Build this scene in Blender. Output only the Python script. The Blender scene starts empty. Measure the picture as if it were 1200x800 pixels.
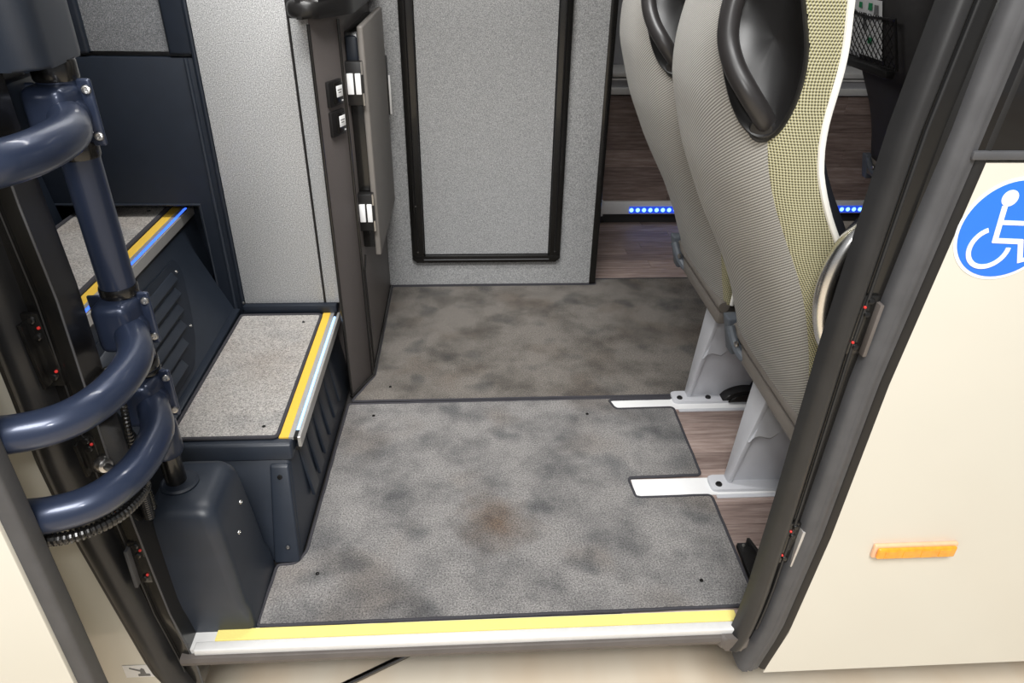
import bpy, bmesh, math, random
from mathutils import Vector, Matrix
random.seed(7)
PI = math.pi
scene = bpy.context.scene
C = scene.collection

# ------------------------------------------------------------------ camera, light, exposure
cam_d = bpy.data.cameras.new('camera'); cam = bpy.data.objects.new('camera', cam_d); C.objects.link(cam)
cam_d.sensor_width = 36.0; cam_d.lens = 830/1200*36; cam_d.clip_start = .02
Rm = [[0.99813656, -0.01503368, 0.05913877], [-0.05856099, -0.50834999, 0.85915708], [0.0171469, -0.86101932, -0.5082831]]
cam.matrix_world = Matrix([[Rm[i][0], -Rm[i][1], -Rm[i][2], (0, -.90254, 1.2)[i]] for i in range(3)] + [[0, 0, 0, 1]])
scene.camera = cam

world = bpy.data.worlds.new('exhibition_hall'); scene.world = world; world.use_nodes = True
world.node_tree.nodes['Background'].inputs[0].default_value = (.92, .95, 1, 1)
world.node_tree.nodes['Background'].inputs[1].default_value = .32

def area(name, loc, target, sx, sy, power, col=(1, 1, 1)):
    d = bpy.data.lights.new(name, 'AREA'); d.shape = 'RECTANGLE'; d.size = sx; d.size_y = sy; d.energy = power; d.color = col
    o = bpy.data.objects.new(name, d); C.objects.link(o); o.location = loc
    o.rotation_euler = (Vector(target)-Vector(loc)).to_track_quat('-Z', 'Y').to_euler()
    return o
area('hall_ceiling_light', (-.2, -2.8, 4.6), (0, -.2, 0), 2.4, 1.4, 335, (1, .995, .98))
area('camera_flash', (-.02, -.95, 1.36), (.05, 1.2, .9), .16, .10, 5.5, (1, .99, .97))
area('bus_rack_lamp', (-.38, .55, 1.78), (-.30, 1.3, .75), .9, .10, 17, (1, .99, .97))
area('aisle_ceiling_lamp', (.95, 1.8, 2.04), (.95, 1.8, 0), 1.0, .10, 2.5, (1, .99, .97))

vs = scene.view_settings
vs.view_transform = 'Standard'; vs.look = 'None'; vs.gamma = 1; vs.use_curve_mapping = False; vs.exposure = 0.0

# ------------------------------------------------------------------ materials
def srgb(r, g, b):
    f = lambda c: (c/255/12.92 if c/255 <= .04045 else ((c/255+.055)/1.055)**2.4)
    return (f(r), f(g), f(b), 1)
class N:
    def __init__(s, name):
        s.m = bpy.data.materials.new(name); s.m.use_nodes = True; s.t = s.m.node_tree; s.b = s.t.nodes['Principled BSDF']
    def n(s, typ, **k):
        o = s.t.nodes.new(typ)
        for a, v in k.items(): setattr(o, a, v)
        return o
    def l(s, a, b): s.t.links.new(a, b)
    def coord(s, kind='Object', scale=None):
        c = s.n('ShaderNodeTexCoord').outputs[kind]
        if scale is None: return c
        m = s.n('ShaderNodeMapping'); m.inputs['Scale'].default_value = scale; s.l(c, m.inputs[0]); return m.outputs[0]
    def noise(s, vec, scale, detail=2, rough=.5):
        o = s.n('ShaderNodeTexNoise'); o.inputs['Scale'].default_value = scale; o.inputs['Detail'].default_value = detail
        o.inputs['Roughness'].default_value = rough; s.l(vec, o.inputs['Vector']); return o.outputs['Fac']
    def ramp(s, fac, stops, interp='LINEAR'):
        o = s.n('ShaderNodeValToRGB'); r = o.color_ramp; r.interpolation = interp
        while len(r.elements) < len(stops): r.elements.new(.5)
        for e, (p, c) in zip(r.elements, stops): e.position = p; e.color = c
        s.l(fac, o.inputs[0]); return o.outputs[0]
    def mix(s, a, b, fac, mode='MIX'):
        o = s.n('ShaderNodeMix', data_type='RGBA', blend_type=mode)
        for sock, v in ((o.inputs[0], fac), (o.inputs[6], a), (o.inputs[7], b)):
            if hasattr(v, 'links'): s.l(v, sock)
            else: sock.default_value = v
        return o.outputs[2]
    def math(s, op, a, b=0.0):
        o = s.n('ShaderNodeMath', operation=op)
        for sock, v in zip(o.inputs, (a, b)):
            if hasattr(v, 'links'): s.l(v, sock)
            else: sock.default_value = v
        return o.outputs[0]
    def bump(s, h, strength=.3, dist=.002):
        o = s.n('ShaderNodeBump'); o.inputs['Strength'].default_value = strength; o.inputs['Distance'].default_value = dist
        s.l(h, o.inputs['Height']); s.l(o.outputs[0], s.b.inputs['Normal'])
    def base(s, c):
        if hasattr(c, 'links'): s.l(c, s.b.inputs['Base Color'])
        else: s.b.inputs['Base Color'].default_value = c
    def set(s, rough=.5, metal=0, coat=0, spec=None):
        s.b.inputs['Roughness'].default_value = rough; s.b.inputs['Metallic'].default_value = metal
        s.b.inputs['Coat Weight'].default_value = coat
        if coat: s.b.inputs['Coat Roughness'].default_value = .08
        if spec is not None: s.b.inputs['Specular IOR Level'].default_value = spec
        return s.m
def plain(name, col, rough=.5, metal=0, coat=0, var=.06, grain=60, bump=0, spec=None):
    k = N(name); v = k.coord()
    f = k.noise(v, grain, 3)
    lo = tuple(c*(1-var) for c in col[:3])+(1,); hi = tuple(min(1, c*(1+var)) for c in col[:3])+(1,)
    k.base(k.ramp(f, [(.3, lo), (.7, hi)]))
    if bump: k.bump(k.noise(v, 900, 1), bump, .0006)
    return k.set(rough, metal, coat, spec)
def carpet(name, dark, light, stain, stain_amt, rust=0, spot=None):
    k = N(name); v = k.coord()
    sp = k.noise(v, 270, 4, .85)
    c = k.ramp(sp, [(.34, dark), (.64, light)])
    big = k.noise(v, 6.5, 4, .6)
    st = k.ramp(big, [(.42, (0, 0, 0, 1)), (.66, (stain_amt,)*3+(1,))])
    c = k.mix(c, stain, st, 'MULTIPLY')
    bl = k.noise(v, 9, 2, .4)
    c = k.mix(c, srgb(120, 128, 138), k.ramp(bl, [(.56, (0, 0, 0, 1)), (.70, (stain_amt*.75,)*3+(1,))]), 'MULTIPLY')
    if rust:
        c = k.mix(c, srgb(196, 172, 148), k.ramp(k.noise(v, 4.0, 2), [(.52, (0, 0, 0, 1)), (.66, (rust,)*3+(1,))]), 'MULTIPLY')
    if spot:
        dv = k.n('ShaderNodeVectorMath', operation='DISTANCE'); k.l(v, dv.inputs[0]); dv.inputs[1].default_value = spot
        dd = k.math('ADD', dv.outputs['Value'], k.math('MULTIPLY', k.noise(v, 22, 3), .09))
        c = k.mix(c, srgb(178, 146, 116), k.ramp(dd, [(.05, (.85,)*3+(1,)), (.15, (0, 0, 0, 1))]), 'MULTIPLY')
    k.base(c); k.bump(sp, .9, .004)
    k.b.inputs['Sheen Weight'].default_value = .15
    return k.set(.95, spec=.15)
M = {}
M['mat'] = carpet('mat_carpet', srgb(58, 58, 59), srgb(184, 180, 177), srgb(150, 153, 158), .75, .35, (.05, .30, 0))
M['rear_carpet'] = carpet('rear_carpet', srgb(56, 53, 50), srgb(154, 146, 137), srgb(150, 146, 140), .8, .5)
M['step_carpet'] = carpet('step_carpet', srgb(100, 97, 94), srgb(224, 219, 214), srgb(222, 214, 206), .35, .2)
M['binding'] = plain('carpet_binding', srgb(58, 57, 62), .9, var=.2, grain=500, bump=.5)
def flecked(name, lo, mid, hi):
    k = N(name); v = k.coord()
    f = k.noise(v, 400, 3, .8)
    k.base(k.ramp(f, [(.34, lo), (.5, mid), (.66, hi)])); k.bump(f, .12, .0008)
    return k.set(.42, .15)
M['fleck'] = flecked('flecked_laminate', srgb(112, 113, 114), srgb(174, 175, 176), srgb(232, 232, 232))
M['fleck_shade'] = flecked('shade_toned_flecked_laminate', srgb(70, 71, 73), srgb(108, 110, 113), srgb(150, 151, 154))  # darker copy of the laminate; the inlay's shade is put into its colour
M['fleck_rear'] = flecked('flecked_rear_laminate', srgb(112, 113, 114), srgb(166, 167, 168), srgb(218, 218, 218))
M['navy'] = plain('navy_plastic', srgb(38, 44, 54), .40, var=.08, grain=30, bump=.25)
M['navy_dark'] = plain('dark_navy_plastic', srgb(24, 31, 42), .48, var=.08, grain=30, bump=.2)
M['post'] = plain('navy_lacquered_tube', srgb(46, 55, 76), .33, .35, .25, var=.04, grain=12)
M['black'] = plain('black_plastic', srgb(26, 25, 25), .4, var=.1)
M['satin_black'] = plain('satin_black_handle', srgb(40, 38, 38), .36, var=.06)
M['gloss_black'] = plain('gloss_black_paint', srgb(22, 21, 20), .25, coat=.3, var=.1)
M['rubber'] = plain('black_rubber', srgb(36, 36, 37), .40, var=.12, grain=25, bump=.1)
M['rubber_grey'] = plain('grey_rubber', srgb(76, 76, 78), .55, var=.10, grain=25, bump=.1)
M['rubber_lip'] = plain('sill_rubber', srgb(94, 88, 84), .55, var=.12, grain=18)
M['grey_col'] = plain('anthracite_laminate', srgb(98, 92, 90), .5, var=.05, grain=300, bump=.2)
M['lid'] = plain('warm_grey_lid', srgb(122, 117, 112), .45, var=.03, grain=40)
M['alu'] = plain('brushed_aluminium', srgb(205, 203, 200), .35, .6, var=.05, grain=200)
M['white_alu'] = plain('white_aluminium', srgb(225, 224, 222), .4, .1, var=.03)
M['yellow'] = plain('yellow_grip_strip', srgb(232, 190, 70), .7, var=.1, grain=600, bump=.4)
M['pale_yellow'] = plain('pale_yellow_strip', srgb(238, 222, 130), .7, var=.06, grain=600, bump=.4)
M['white_metal'] = plain('light_grey_painted_steel', srgb(206, 207, 212), .4, var=.03, grain=20)
M['body'] = plain('cream_body_paint', srgb(217, 213, 200), .2, coat=.6, var=.015, grain=3)
M['steel'] = plain('polished_steel', srgb(232, 230, 226), .26, 1.0, var=.03, grain=30)
M['screw'] = plain('zinc_screw', srgb(190, 188, 185), .28, 1.0, var=.05)
M['chrome'] = plain('chrome_rod', srgb(120, 118, 116), .12, 1.0, var=.05)
M['white'] = plain('white_print', srgb(245, 245, 245), .4, var=.01)
M['blue'] = plain('blue_sticker', srgb(44, 120, 240), .4, var=.01)
M['print'] = plain('grey_print', srgb(120, 120, 120), .6, var=.02)
M['green_print'] = plain('green_print', srgb(40, 140, 90), .6, var=.02)
M['red'] = plain('red_glint', srgb(215, 50, 45), .4, var=.02)
M['navy_cloth'] = plain('navy_seat_cloth', srgb(26, 32, 52), .9, var=.2, grain=300, bump=.4)
M['seat_plastic'] = plain('slate_seat_plastic', srgb(92, 98, 106), .45, var=.06)
M['seat_frame'] = plain('taupe_seat_frame', srgb(118, 112, 106), .45, var=.05)
M['piping'] = plain('white_seat_piping', srgb(244, 242, 236), .5, var=.02)
M['sidewall'] = plain('grey_side_lining', srgb(168, 168, 172), .6, var=.04)
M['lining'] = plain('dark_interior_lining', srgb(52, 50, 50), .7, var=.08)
M['roof'] = plain('pale_ceiling_lining', srgb(190, 188, 184), .8, var=.03)
M['lamp_amber'] = plain('amber_lens', srgb(250, 165, 45), .2, coat=.5, var=.12, grain=90)
M['lamp_back'] = plain('pale_orange_lens_base', srgb(244, 190, 150), .25, coat=.4, var=.05, grain=90)
def glass(name, col, rough=.05):
    k = N(name); k.base(k.ramp(k.noise(k.coord(), 2, 1), [(.3, col), (.7, tuple(c*1.2 for c in col[:3])+(1,))])); return k.set(rough, 0, .5)
M['glass'] = glass('tinted_bus_glass', srgb(20, 18, 17))
def emit(name, col, s):
    k = N(name); k.base(col); k.b.inputs['Emission Color'].default_value = col; k.b.inputs['Emission Strength'].default_value = s; return k.set(.4)
M['led_blue'] = emit('blue_led', srgb(60, 110, 255), 1.6)
M['led_pale'] = emit('pale_blue_led', srgb(165, 205, 250), 1.1)
M['led_dot'] = emit('led_dot', srgb(120, 180, 255), 3.0)
M['led_glow'] = emit('led_diffuser', srgb(50, 90, 240), .55)
def ground_mat():
    k = N('exhibition_floor'); v = k.coord(scale=(1, .25, 1))
    c = k.ramp(k.noise(v, 5, 3), [(.35, srgb(226, 205, 178)), (.65, srgb(238, 226, 206))])
    k.base(c); return k.set(.25, spec=.5)
M['ground'] = ground_mat()
def wood(name, a, b, c):
    k = N(name)
    oi = k.n('ShaderNodeObjectInfo')
    add = k.n('ShaderNodeVectorMath', operation='ADD'); mul = k.n('ShaderNodeVectorMath', operation='SCALE'); mul.inputs['Scale'].default_value = 37
    cmb = k.n('ShaderNodeCombineXYZ'); k.l(oi.outputs['Random'], cmb.inputs[0]); k.l(oi.outputs['Random'], cmb.inputs[1])
    k.l(cmb.outputs[0], mul.inputs[0]); k.l(k.coord(scale=(2.2, 26, 26)), add.inputs[0]); k.l(mul.outputs[0], add.inputs[1])
    f = k.noise(add.outputs[0], 3.2, 6, .65)
    col = k.ramp(f, [(.30, a), (.5, b), (.70, c)])
    tint = k.ramp(oi.outputs['Random'], [(0, srgb(205, 200, 198)), (1, srgb(255, 252, 250))])
    k.base(k.mix(col, tint, 1.0, 'MULTIPLY')); k.bump(f, .15, .001)
    return k.set(.5)
M['wood'] = wood('greyed_wood_vinyl', srgb(128, 111, 105), srgb(166, 148, 141), srgb(196, 181, 174))
def fabric(name, kind, dim=1.0):
    k = N(name); uv = k.coord('UV')
    sep = k.n('ShaderNodeSeparateXYZ'); k.l(uv, sep.inputs[0]); u, v = sep.outputs[0], sep.outputs[1]
    f_ = lambda a: k.math('SINE', a)
    if kind == 'grey':
        a = k.math('SUBTRACT', k.math('MULTIPLY', v, 1300), k.math('MULTIPLY', u, 820))
        b = k.math('SUBTRACT', k.math('MULTIPLY', u, 2600), k.math('MULTIPLY', v, 900))
        h = k.math('ADD', k.math('MULTIPLY', f_(a), .40), k.math('ADD', k.math('MULTIPLY', f_(b), .10), .5))
        col = k.ramp(h, [(.1, srgb(106, 103, 98)), (.5, srgb(145, 142, 136)), (.9, srgb(174, 171, 164))])
    else:
        a = f_(k.math('MULTIPLY', k.math('ADD', u, v), 700)); b = f_(k.math('MULTIPLY', k.math('SUBTRACT', u, v), 700))
        h = k.math('ADD', k.math('MULTIPLY', k.math('MULTIPLY', a, b), .5), .5)
        col = k.ramp(h, [(.24, srgb(72, 69, 61)), (.44, srgb(128, 122, 88)), (.60, srgb(189, 184, 134)), (.85, srgb(178, 174, 160))])
    k.base(col); k.bump(h, .5, .0015)
    k.b.inputs['Sheen Weight'].default_value = .2
    return k.set(.8, spec=.25)
M['fab_grey'] = fabric('seat_weave_grey', 'grey'); M['fab_yel'] = fabric('seat_weave_yellow', 'yellow')

# ------------------------------------------------------------------ mesh helpers (all in metres, bus floor z = 0)
def link(name, me, mat, parent=None):
    o = bpy.data.objects.new(name, me); C.objects.link(o)
    for m in (mat if isinstance(mat, (list, tuple)) else [mat]): me.materials.append(M[m])
    if parent is not None:
        o.parent = parent
        o.matrix_parent_inverse = Matrix.Translation(-Vector(world_loc(parent)))
    return o
LOC = {}
def world_loc(o): return LOC.get(o.name, (0, 0, 0))
def obj(name, bm, mat, parent=None, angle=35):
    bmesh.ops.recalc_face_normals(bm, faces=bm.faces)
    me = bpy.data.meshes.new(name); bm.to_mesh(me); bm.free()
    for p in me.polygons: p.use_smooth = True
    me.set_sharp_from_angle(angle=math.radians(angle))
    return link(name, me, mat, parent)
def tag(o, label=None, cat=None, group=None, kind=None):
    if label: o['label'] = label
    if cat: o['category'] = cat
    if group: o['group'] = group
    if kind: o['kind'] = kind
    return o
def thing(name, loc, label=None, cat=None, group=None, kind=None):
    o = bpy.data.objects.new(name, None); C.objects.link(o); o.location = loc; o.empty_display_size = .05
    LOC[o.name] = tuple(loc)
    return tag(o, label, cat, group, kind)
def B(): return bmesh.new()
def box(bm, x0, x1, y0, y1, z0, z1, r=0, seg=2):
    vs_ = [bm.verts.new((x, y, z)) for z in (z0, z1) for x, y in ((x0, y0), (x1, y0), (x1, y1), (x0, y1))]
    fs = [bm.faces.new([vs_[i] for i in f]) for f in ((3, 2, 1, 0), (4, 5, 6, 7), (0, 1, 5, 4), (1, 2, 6, 5), (2, 3, 7, 6), (3, 0, 4, 7))]
    if r:
        es = list({e for f in fs for e in f.edges})
        bmesh.ops.bevel(bm, geom=es, offset=r, segments=seg, affect='EDGES', profile=.5, clamp_overlap=True)
    return bm
def hexa(bm, pts, r=0, seg=2):
    vs_ = [bm.verts.new(p) for p in pts]
    fs = [bm.faces.new([vs_[i] for i in f]) for f in ((3, 2, 1, 0), (4, 5, 6, 7), (0, 1, 5, 4), (1, 2, 6, 5), (2, 3, 7, 6), (3, 0, 4, 7))]
    if r:
        es = list({e for f in fs for e in f.edges})
        bmesh.ops.bevel(bm, geom=es, offset=r, segments=seg, affect='EDGES', profile=.5, clamp_overlap=True)
    return bm
def prism(bm, poly, a0, a1, axis='z', r=0, seg=2):
    def p(u, v, a): return {'z': (u, v, a), 'y': (u, a, v), 'x': (a, u, v)}[axis]
    lo = [bm.verts.new(p(u, v, a0)) for u, v in poly]; hi = [bm.verts.new(p(u, v, a1)) for u, v in poly]
    n = len(poly)
    f0 = bm.faces.new(lo[::-1]); f1 = bm.faces.new(hi)
    for i in range(n): bm.faces.new((lo[i], lo[(i+1) % n], hi[(i+1) % n], hi[i]))
    if r:
        es = list(set(f0.edges) | set(f1.edges))
        bmesh.ops.bevel(bm, geom=es, offset=r, segments=seg, affect='EDGES', profile=.5, clamp_overlap=True)
    return bm
def smooth_path(pts, n=6, closed=False):
    P_ = [Vector(p) for p in pts]; out = []
    m = len(P_)
    for i in range(m if closed else m-1):
        if closed: a, b, c, d = P_[i-1], P_[i], P_[(i+1) % m], P_[(i+2) % m]
        else: a, b, c, d = P_[max(i-1, 0)], P_[i], P_[i+1], P_[min(i+2, m-1)]
        for k in range(n):
            t = k/n
            out.append(.5*((2*b)+(c-a)*t+(2*a-5*b+4*c-d)*t*t+(3*b-a-3*c+d)*t**3))
    if not closed: out.append(P_[-1])
    return out
def tube(bm, pts, r, seg=12, closed=False, caps=True, rfun=None, flat=1.0):
    P_ = [Vector(p) for p in pts]; n = len(P_); rings = []
    prev = None
    for i, p in enumerate(P_):
        if closed: t = (P_[(i+1) % n]-P_[i-1])
        else: t = P_[min(i+1, n-1)]-P_[max(i-1, 0)]
        t.normalize()
        if prev is None:
            up = Vector((0, 0, 1)) if abs(t.z) < .9 else Vector((1, 0, 0))
            a = t.cross(up).normalized()
        else:
            a = (prev-t*prev.dot(t)).normalized()
        prev = a; b = t.cross(a)
        rr = rfun(i) if rfun else r
        rings.append([bm.verts.new(p+(a*math.cos(2*PI*k/seg)+b*math.sin(2*PI*k/seg)*flat)*rr) for k in range(seg)])
    for i in range(n if closed else n-1):
        A, D = rings[i], rings[(i+1) % n]
        for k in range(seg): bm.faces.new((A[k], A[(k+1) % seg], D[(k+1) % seg], D[k]))
    if caps and not closed: bm.faces.new(rings[0][::-1]); bm.faces.new(rings[-1])
    return bm
def lathe(bm, prof, c, axis='z', seg=20):
    c = Vector(c)
    ax = {'x': (Vector((0, 1, 0)), Vector((0, 0, 1)), Vector((1, 0, 0))), 'y': (Vector((1, 0, 0)), Vector((0, 0, 1)), Vector((0, 1, 0))), 'z': (Vector((1, 0, 0)), Vector((0, 1, 0)), Vector((0, 0, 1)))}[axis] if isinstance(axis, str) else axis
    rings = [[bm.verts.new(c+ax[2]*h+(ax[0]*math.cos(2*PI*k/seg)+ax[1]*math.sin(2*PI*k/seg))*max(r, 1e-5)) for k in range(seg)] for r, h in prof]
    for A, D in zip(rings, rings[1:]):
        for k in range(seg): bm.faces.new((A[k], A[(k+1) % seg], D[(k+1) % seg], D[k]))
    bm.faces.new(rings[0][::-1]); bm.faces.new(rings[-1])
    return bm
def frame_axes(nrm):
    n = Vector(nrm).normalized(); up = Vector((0, 0, 1)) if abs(n.z) < .9 else Vector((0, 1, 0))
    a = up.cross(n).normalized(); return (a, n.cross(a), n)
SCREW = {}
def screw(parent, p, nrm, r=.005, name='screw', mat='screw'):
    key = (r, mat, tuple(round(x, 2) for x in nrm))
    if key not in SCREW:
        bm = B(); lathe(bm, [(r, 0), (r, r*.25), (r*.8, r*.55), (r*.5, r*.6), (r*.4, r*.35)], (0, 0, 0), frame_axes(nrm), 12)
        bmesh.ops.recalc_face_normals(bm, faces=bm.faces)
        me = bpy.data.meshes.new(name); bm.to_mesh(me); bm.free(); me.materials.append(M[mat])
        for q in me.polygons: q.use_smooth = True
        me.set_sharp_from_angle(angle=math.radians(35))
        SCREW[key] = me
    o = bpy.data.objects.new(name, SCREW[key]); C.objects.link(o)
    o.parent = parent; o.location = Vector(p)-Vector(world_loc(parent))
    return o
def interp(T, z):
    if z <= T[0][0]: return T[0][1]
    for (a, x), (b, y) in zip(T, T[1:]):
        if z <= b: return x+(y-x)*(z-a)/(b-a)
    return T[-1][1]
def sweep(bm, prof, path):
    """prof: closed list of (dx, dy); path: list of (x, y, z) -- profile kept in the horizontal plane"""
    rings = [[bm.verts.new((x+dx, y+dy, z)) for dx, dy in prof] for x, y, z in path]
    n = len(prof)
    for A, D in zip(rings, rings[1:]):
        for k in range(n): bm.faces.new((A[k], A[(k+1) % n], D[(k+1) % n], D[k]))
    bm.faces.new(rings[0][::-1]); bm.faces.new(rings[-1])
    return bm

def round_poly(poly, r, n=4):
    out = []
    m = len(poly)
    for i in range(m):
        p = Vector(poly[i]+(0,)); a = Vector(poly[i-1]+(0,)); b = Vector(poly[(i+1) % m]+(0,))
        da = (a-p); db = (b-p); rr = min(r, da.length*.4, db.length*.4)
        s = p+da.normalized()*rr; e = p+db.normalized()*rr
        for k in range(n+1):
            t = k/n; q = s*(1-t)**2+p*2*t*(1-t)+e*t*t; out.append((q.x, q.y))
    return out

# ------------------------------------------------------------------ ground, shell
g = obj('ground', box(B(), -7, 7, -7, 5, -.40, -.34), 'ground'); tag(g, 'glossy cream exhibition hall floor under the bus', kind='structure')
fl = obj('floor', box(B(), -2.2, 3.0, .012, 2.42, -.045, -.016), 'lining'); tag(fl, 'low entrance floor of the bus with greyed wood planks', kind='structure')
# wood planks
pw = .0655; y = .016; row = 0
PL = {}
while y < 2.19:
    x = -.42+random.uniform(-.5, 0) if y > .8 else .36-random.uniform(0, .2)
    x0lim = .30 if y < 1.5 else .42
    while x < 2.3:
        L = random.choice((.52, .66, .8))
        a, b = max(x, x0lim), min(x+L, 2.3)
        if b-a > .03:
            key = round(b-a, 3)
            bm = B(); box(bm, -(b-a)/2+.0006, (b-a)/2-.0006, -pw/2+.0006, pw/2-.0006, -.010, 0, .0008, 1)
            o = obj('plank', bm, 'wood'); o.location = ((a+b)/2, y+pw/2, -.006); o.parent = fl
        x += L
    y += pw
roof = obj('ceiling', box(B(), -2.2, 3.0, -.02, 2.45, 2.08, 2.14), 'roof'); tag(roof, 'pale lining of the bus ceiling above the entrance', kind='structure')
w = obj('wall_left', box(B(), -2.24, -2.2, 0, 2.45, -.1, 2.08), 'lining'); tag(w, 'dark end lining beyond the steps', kind='structure')
w = obj('wall_right', box(B(), 3.0, 3.04, 0, 2.45, -.1, 2.08), 'lining'); tag(w, 'dark end lining beyond the seats', kind='structure')

# far side of the bus: wood-clad podium, LED strip, rails, lining
far = obj('wall_far', box(B(), -2.2, 3.0, 2.40, 2.44, -.1, 2.08), 'sidewall'); tag(far, 'light grey side lining on the far side of the bus', kind='structure')
pod = tag(thing('podium', (1.2, 2.3, 0), None, None), 'wood-clad podium along the far side wall of the bus', 'podium')
obj('podium_core', box(B(), .46, 2.9, 2.225, 2.38, -.012, .572), 'lining', pod)
zz = .104
while zz < .57:
    x = .46-random.uniform(0, .4)
    while x < 2.3:
        L = random.choice((.7, .9)); a, b = max(x, .46), min(x+L, 2.3)
        h = min(.078, .574-zz)
        if b-a > .05:
            bm = B(); box(bm, -(b-a)/2+.0006, (b-a)/2-.0006, -h/2+.0006, h/2-.0006, -.012, 0, .001, 1)
            o = obj('plank', bm, 'wood'); o.rotation_euler = (PI/2, 0, 0)
            o.parent = pod; o.location = Vector(((a+b)/2, 2.212, zz+h/2))-Vector((1.2, 2.3, 0))
        x += L
    zz += .078
rail = thing('edge_rail', (1.2, 2.23, .575), 'light aluminium edge rail running along the top of the wood podium', 'rail')
obj('rail_body', box(B(), .46, 2.9, 2.20, 2.24, .578, .606, .002), 'white_alu', rail)
obj('rail_inset', box(B(), .46, 2.9, 2.212, 2.24, .606, .636), 'sidewall', rail)
obj('rail_lip', box(B(), .46, 2.9, 2.205, 2.24, .636, .643, .001), 'white_alu', rail)
obj('rail_top', box(B(), .46, 2.9, 2.203, 2.395, .649, .668, .002), 'white_alu', rail)
led = thing('led_strip', (1.2, 2.2, 0), 'white floor light strip with blue diodes at the foot of the wood podium', 'light strip')
obj('strip_housing', box(B(), .62, 2.6, 2.196, 2.222, .044, .103, .003), 'white', led)
obj('end_cap', box(B(), .603, .622, 2.19, 2.222, .036, .110, .003), 'white', led)
obj('diffuser', box(B(), .745, 2.6, 2.192, 2.197, .050, .082), 'led_glow', led)
me = None
for i in range(44):
    if me is None:
        o = obj('diode', lathe(B(), [(.0095, 0), (.0095, .002), (.006, .0035)], (0, 0, 0), frame_axes((0, -1, 0)), 10), 'led_dot'); me = o.data
    else:
        o = bpy.data.objects.new('diode', me); C.objects.link(o)
    o.parent = led; o.location = (.755+.0295*i-1.2, -.0085, .066)

# ------------------------------------------------------------------ exterior body
XB = [(-.34, .56), (-.112, .593), (0, .618), (.26, .638), (.59, .648), (.94, .675), (1.3, .70), (2.1, .73)]
zs = [-.125, -.09, -.05, 0, .1, .26, .45, .59, .75, .94]
wr = thing('wall_exterior_right', (1.5, 0, 0), None, None, kind='structure'); wr['label'] = 'cream painted outer bus side to the right of the doorway'
bm = B()
rowsF = [[bm.verts.new((interp(XB, z)+.004, -.022, z)), bm.verts.new((3.0, -.022, z)), bm.verts.new((3.0, .05, z)), bm.verts.new((interp(XB, z)+.012, .05, z))] for z in zs]
for A, D in zip(rowsF, rowsF[1:]):
    for k in range(4): bm.faces.new((A[k], A[(k+1) % 4], D[(k+1) % 4], D[k]))
bm.faces.new(rowsF[0][::-1]); bm.faces.new(rowsF[-1])
obj('body_panel', bm, 'body', wr)
obj('window_gasket', box(B(), .655, 3.0, -.026, .05, .944, .956, .003), 'rubber_grey', wr)
wn = obj('window_1', box(B(), .66, 3.0, -.02, .03, .956, 2.0), 'glass'); tag(wn, 'dark tinted bus side window above the cream panel', kind='structure')
hd = obj('wall_header', box(B(), -2.2, 3.0, -.02, .06, 1.98, 2.12), 'body'); tag(hd, 'cream bus body above the doorway', kind='structure')
XO = [(-.34, -.57), (-.11, -.597), (-.05, -.618), (.25, -.652), (.4, -.668), (.6, -.664), (.9, -.662), (2.0, -.66)]
wl = thing('wall_exterior_left', (-1.4, 0, 0), None, None, kind='structure'); wl['label'] = 'shaded cream outer bus side behind the open door leaf'
bm = B(); zl = [-.125, -.08, -.03, .1, .25, .4, .6, .95]
rowsF = [[bm.verts.new((interp(XO, z)-.002, -.012, z)), bm.verts.new((-2.2, -.012, z)), bm.verts.new((-2.2, .05, z)), bm.verts.new((interp(XO, z)-.006, .05, z))] for z in zl]
for A, D in zip(rowsF, rowsF[1:]):
    for k in range(4): bm.faces.new((A[k], A[(k+1) % 4], D[(k+1) % 4], D[k]))
bm.faces.new(rowsF[0][::-1]); bm.faces.new(rowsF[-1])
obj('body_panel', bm, 'body', wl)
wn = obj('window_2', box(B(), -2.2, -.675, -.008, .03, .952, 1.98), 'glass'); tag(wn, 'dark bus side window behind the open door leaf', kind='structure')

# wheelchair sticker on the right body panel
st = thing('wheelchair_sticker', (.746, -.0225, .8466), 'round blue and white wheelchair sticker on the cream bus side', 'sticker')
cx, cz, yy = .746, .8466, -.0222
def disc(r, y0, y1): return prism(B(), [(cx+r*math.cos(2*PI*i/64), cz+r*math.sin(2*PI*i/64)) for i in range(64)], y0, y1, 'y')
obj('white_rim', disc(.0753, yy-.0006, yy), 'white', st); obj('blue_disc', disc(.0705, yy-.0012, yy-.0006), 'blue', st)
SK = [0]
def stroke(pts, wd):
    SK[0] += .00012
    bm = B(); n = len(pts); L = []; R_ = []
    for i, (x, z) in enumerate(pts):
        a = pts[max(i-1, 0)]; b = pts[min(i+1, n-1)]; dx, dz = b[0]-a[0], b[1]-a[1]; l = math.hypot(dx, dz)
        L.append((x-dz/l*wd/2, z+dx/l*wd/2)); R_.append((x+dz/l*wd/2, z-dx/l*wd/2))
    return prism(bm, L+R_[::-1], yy-.0016-SK[0], yy-.0012, 'y')
obj('head', prism(B(), [(.7295+.0115*math.cos(2*PI*i/28), .8925+.0115*math.sin(2*PI*i/28)) for i in range(28)], yy-.0018, yy-.0012, 'y'), 'white', st)
obj('torso', stroke([(.7265, .882), (.7315, .829)], .008), 'white', st)
obj('arm', stroke([(.7295, .858), (.764, .8565)], .0065), 'white', st)
obj('lap', stroke([(.7285, .8315), (.7715, .8295)], .0075), 'white', st)
obj('shin', stroke([(.7685, .8315), (.7805, .798)], .0075), 'white', st)
obj('foot', stroke([(.7775, .800), (.7925, .8045)], .006), 'white', st)
wc, wR = (.7265, .8205), .0285
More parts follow.
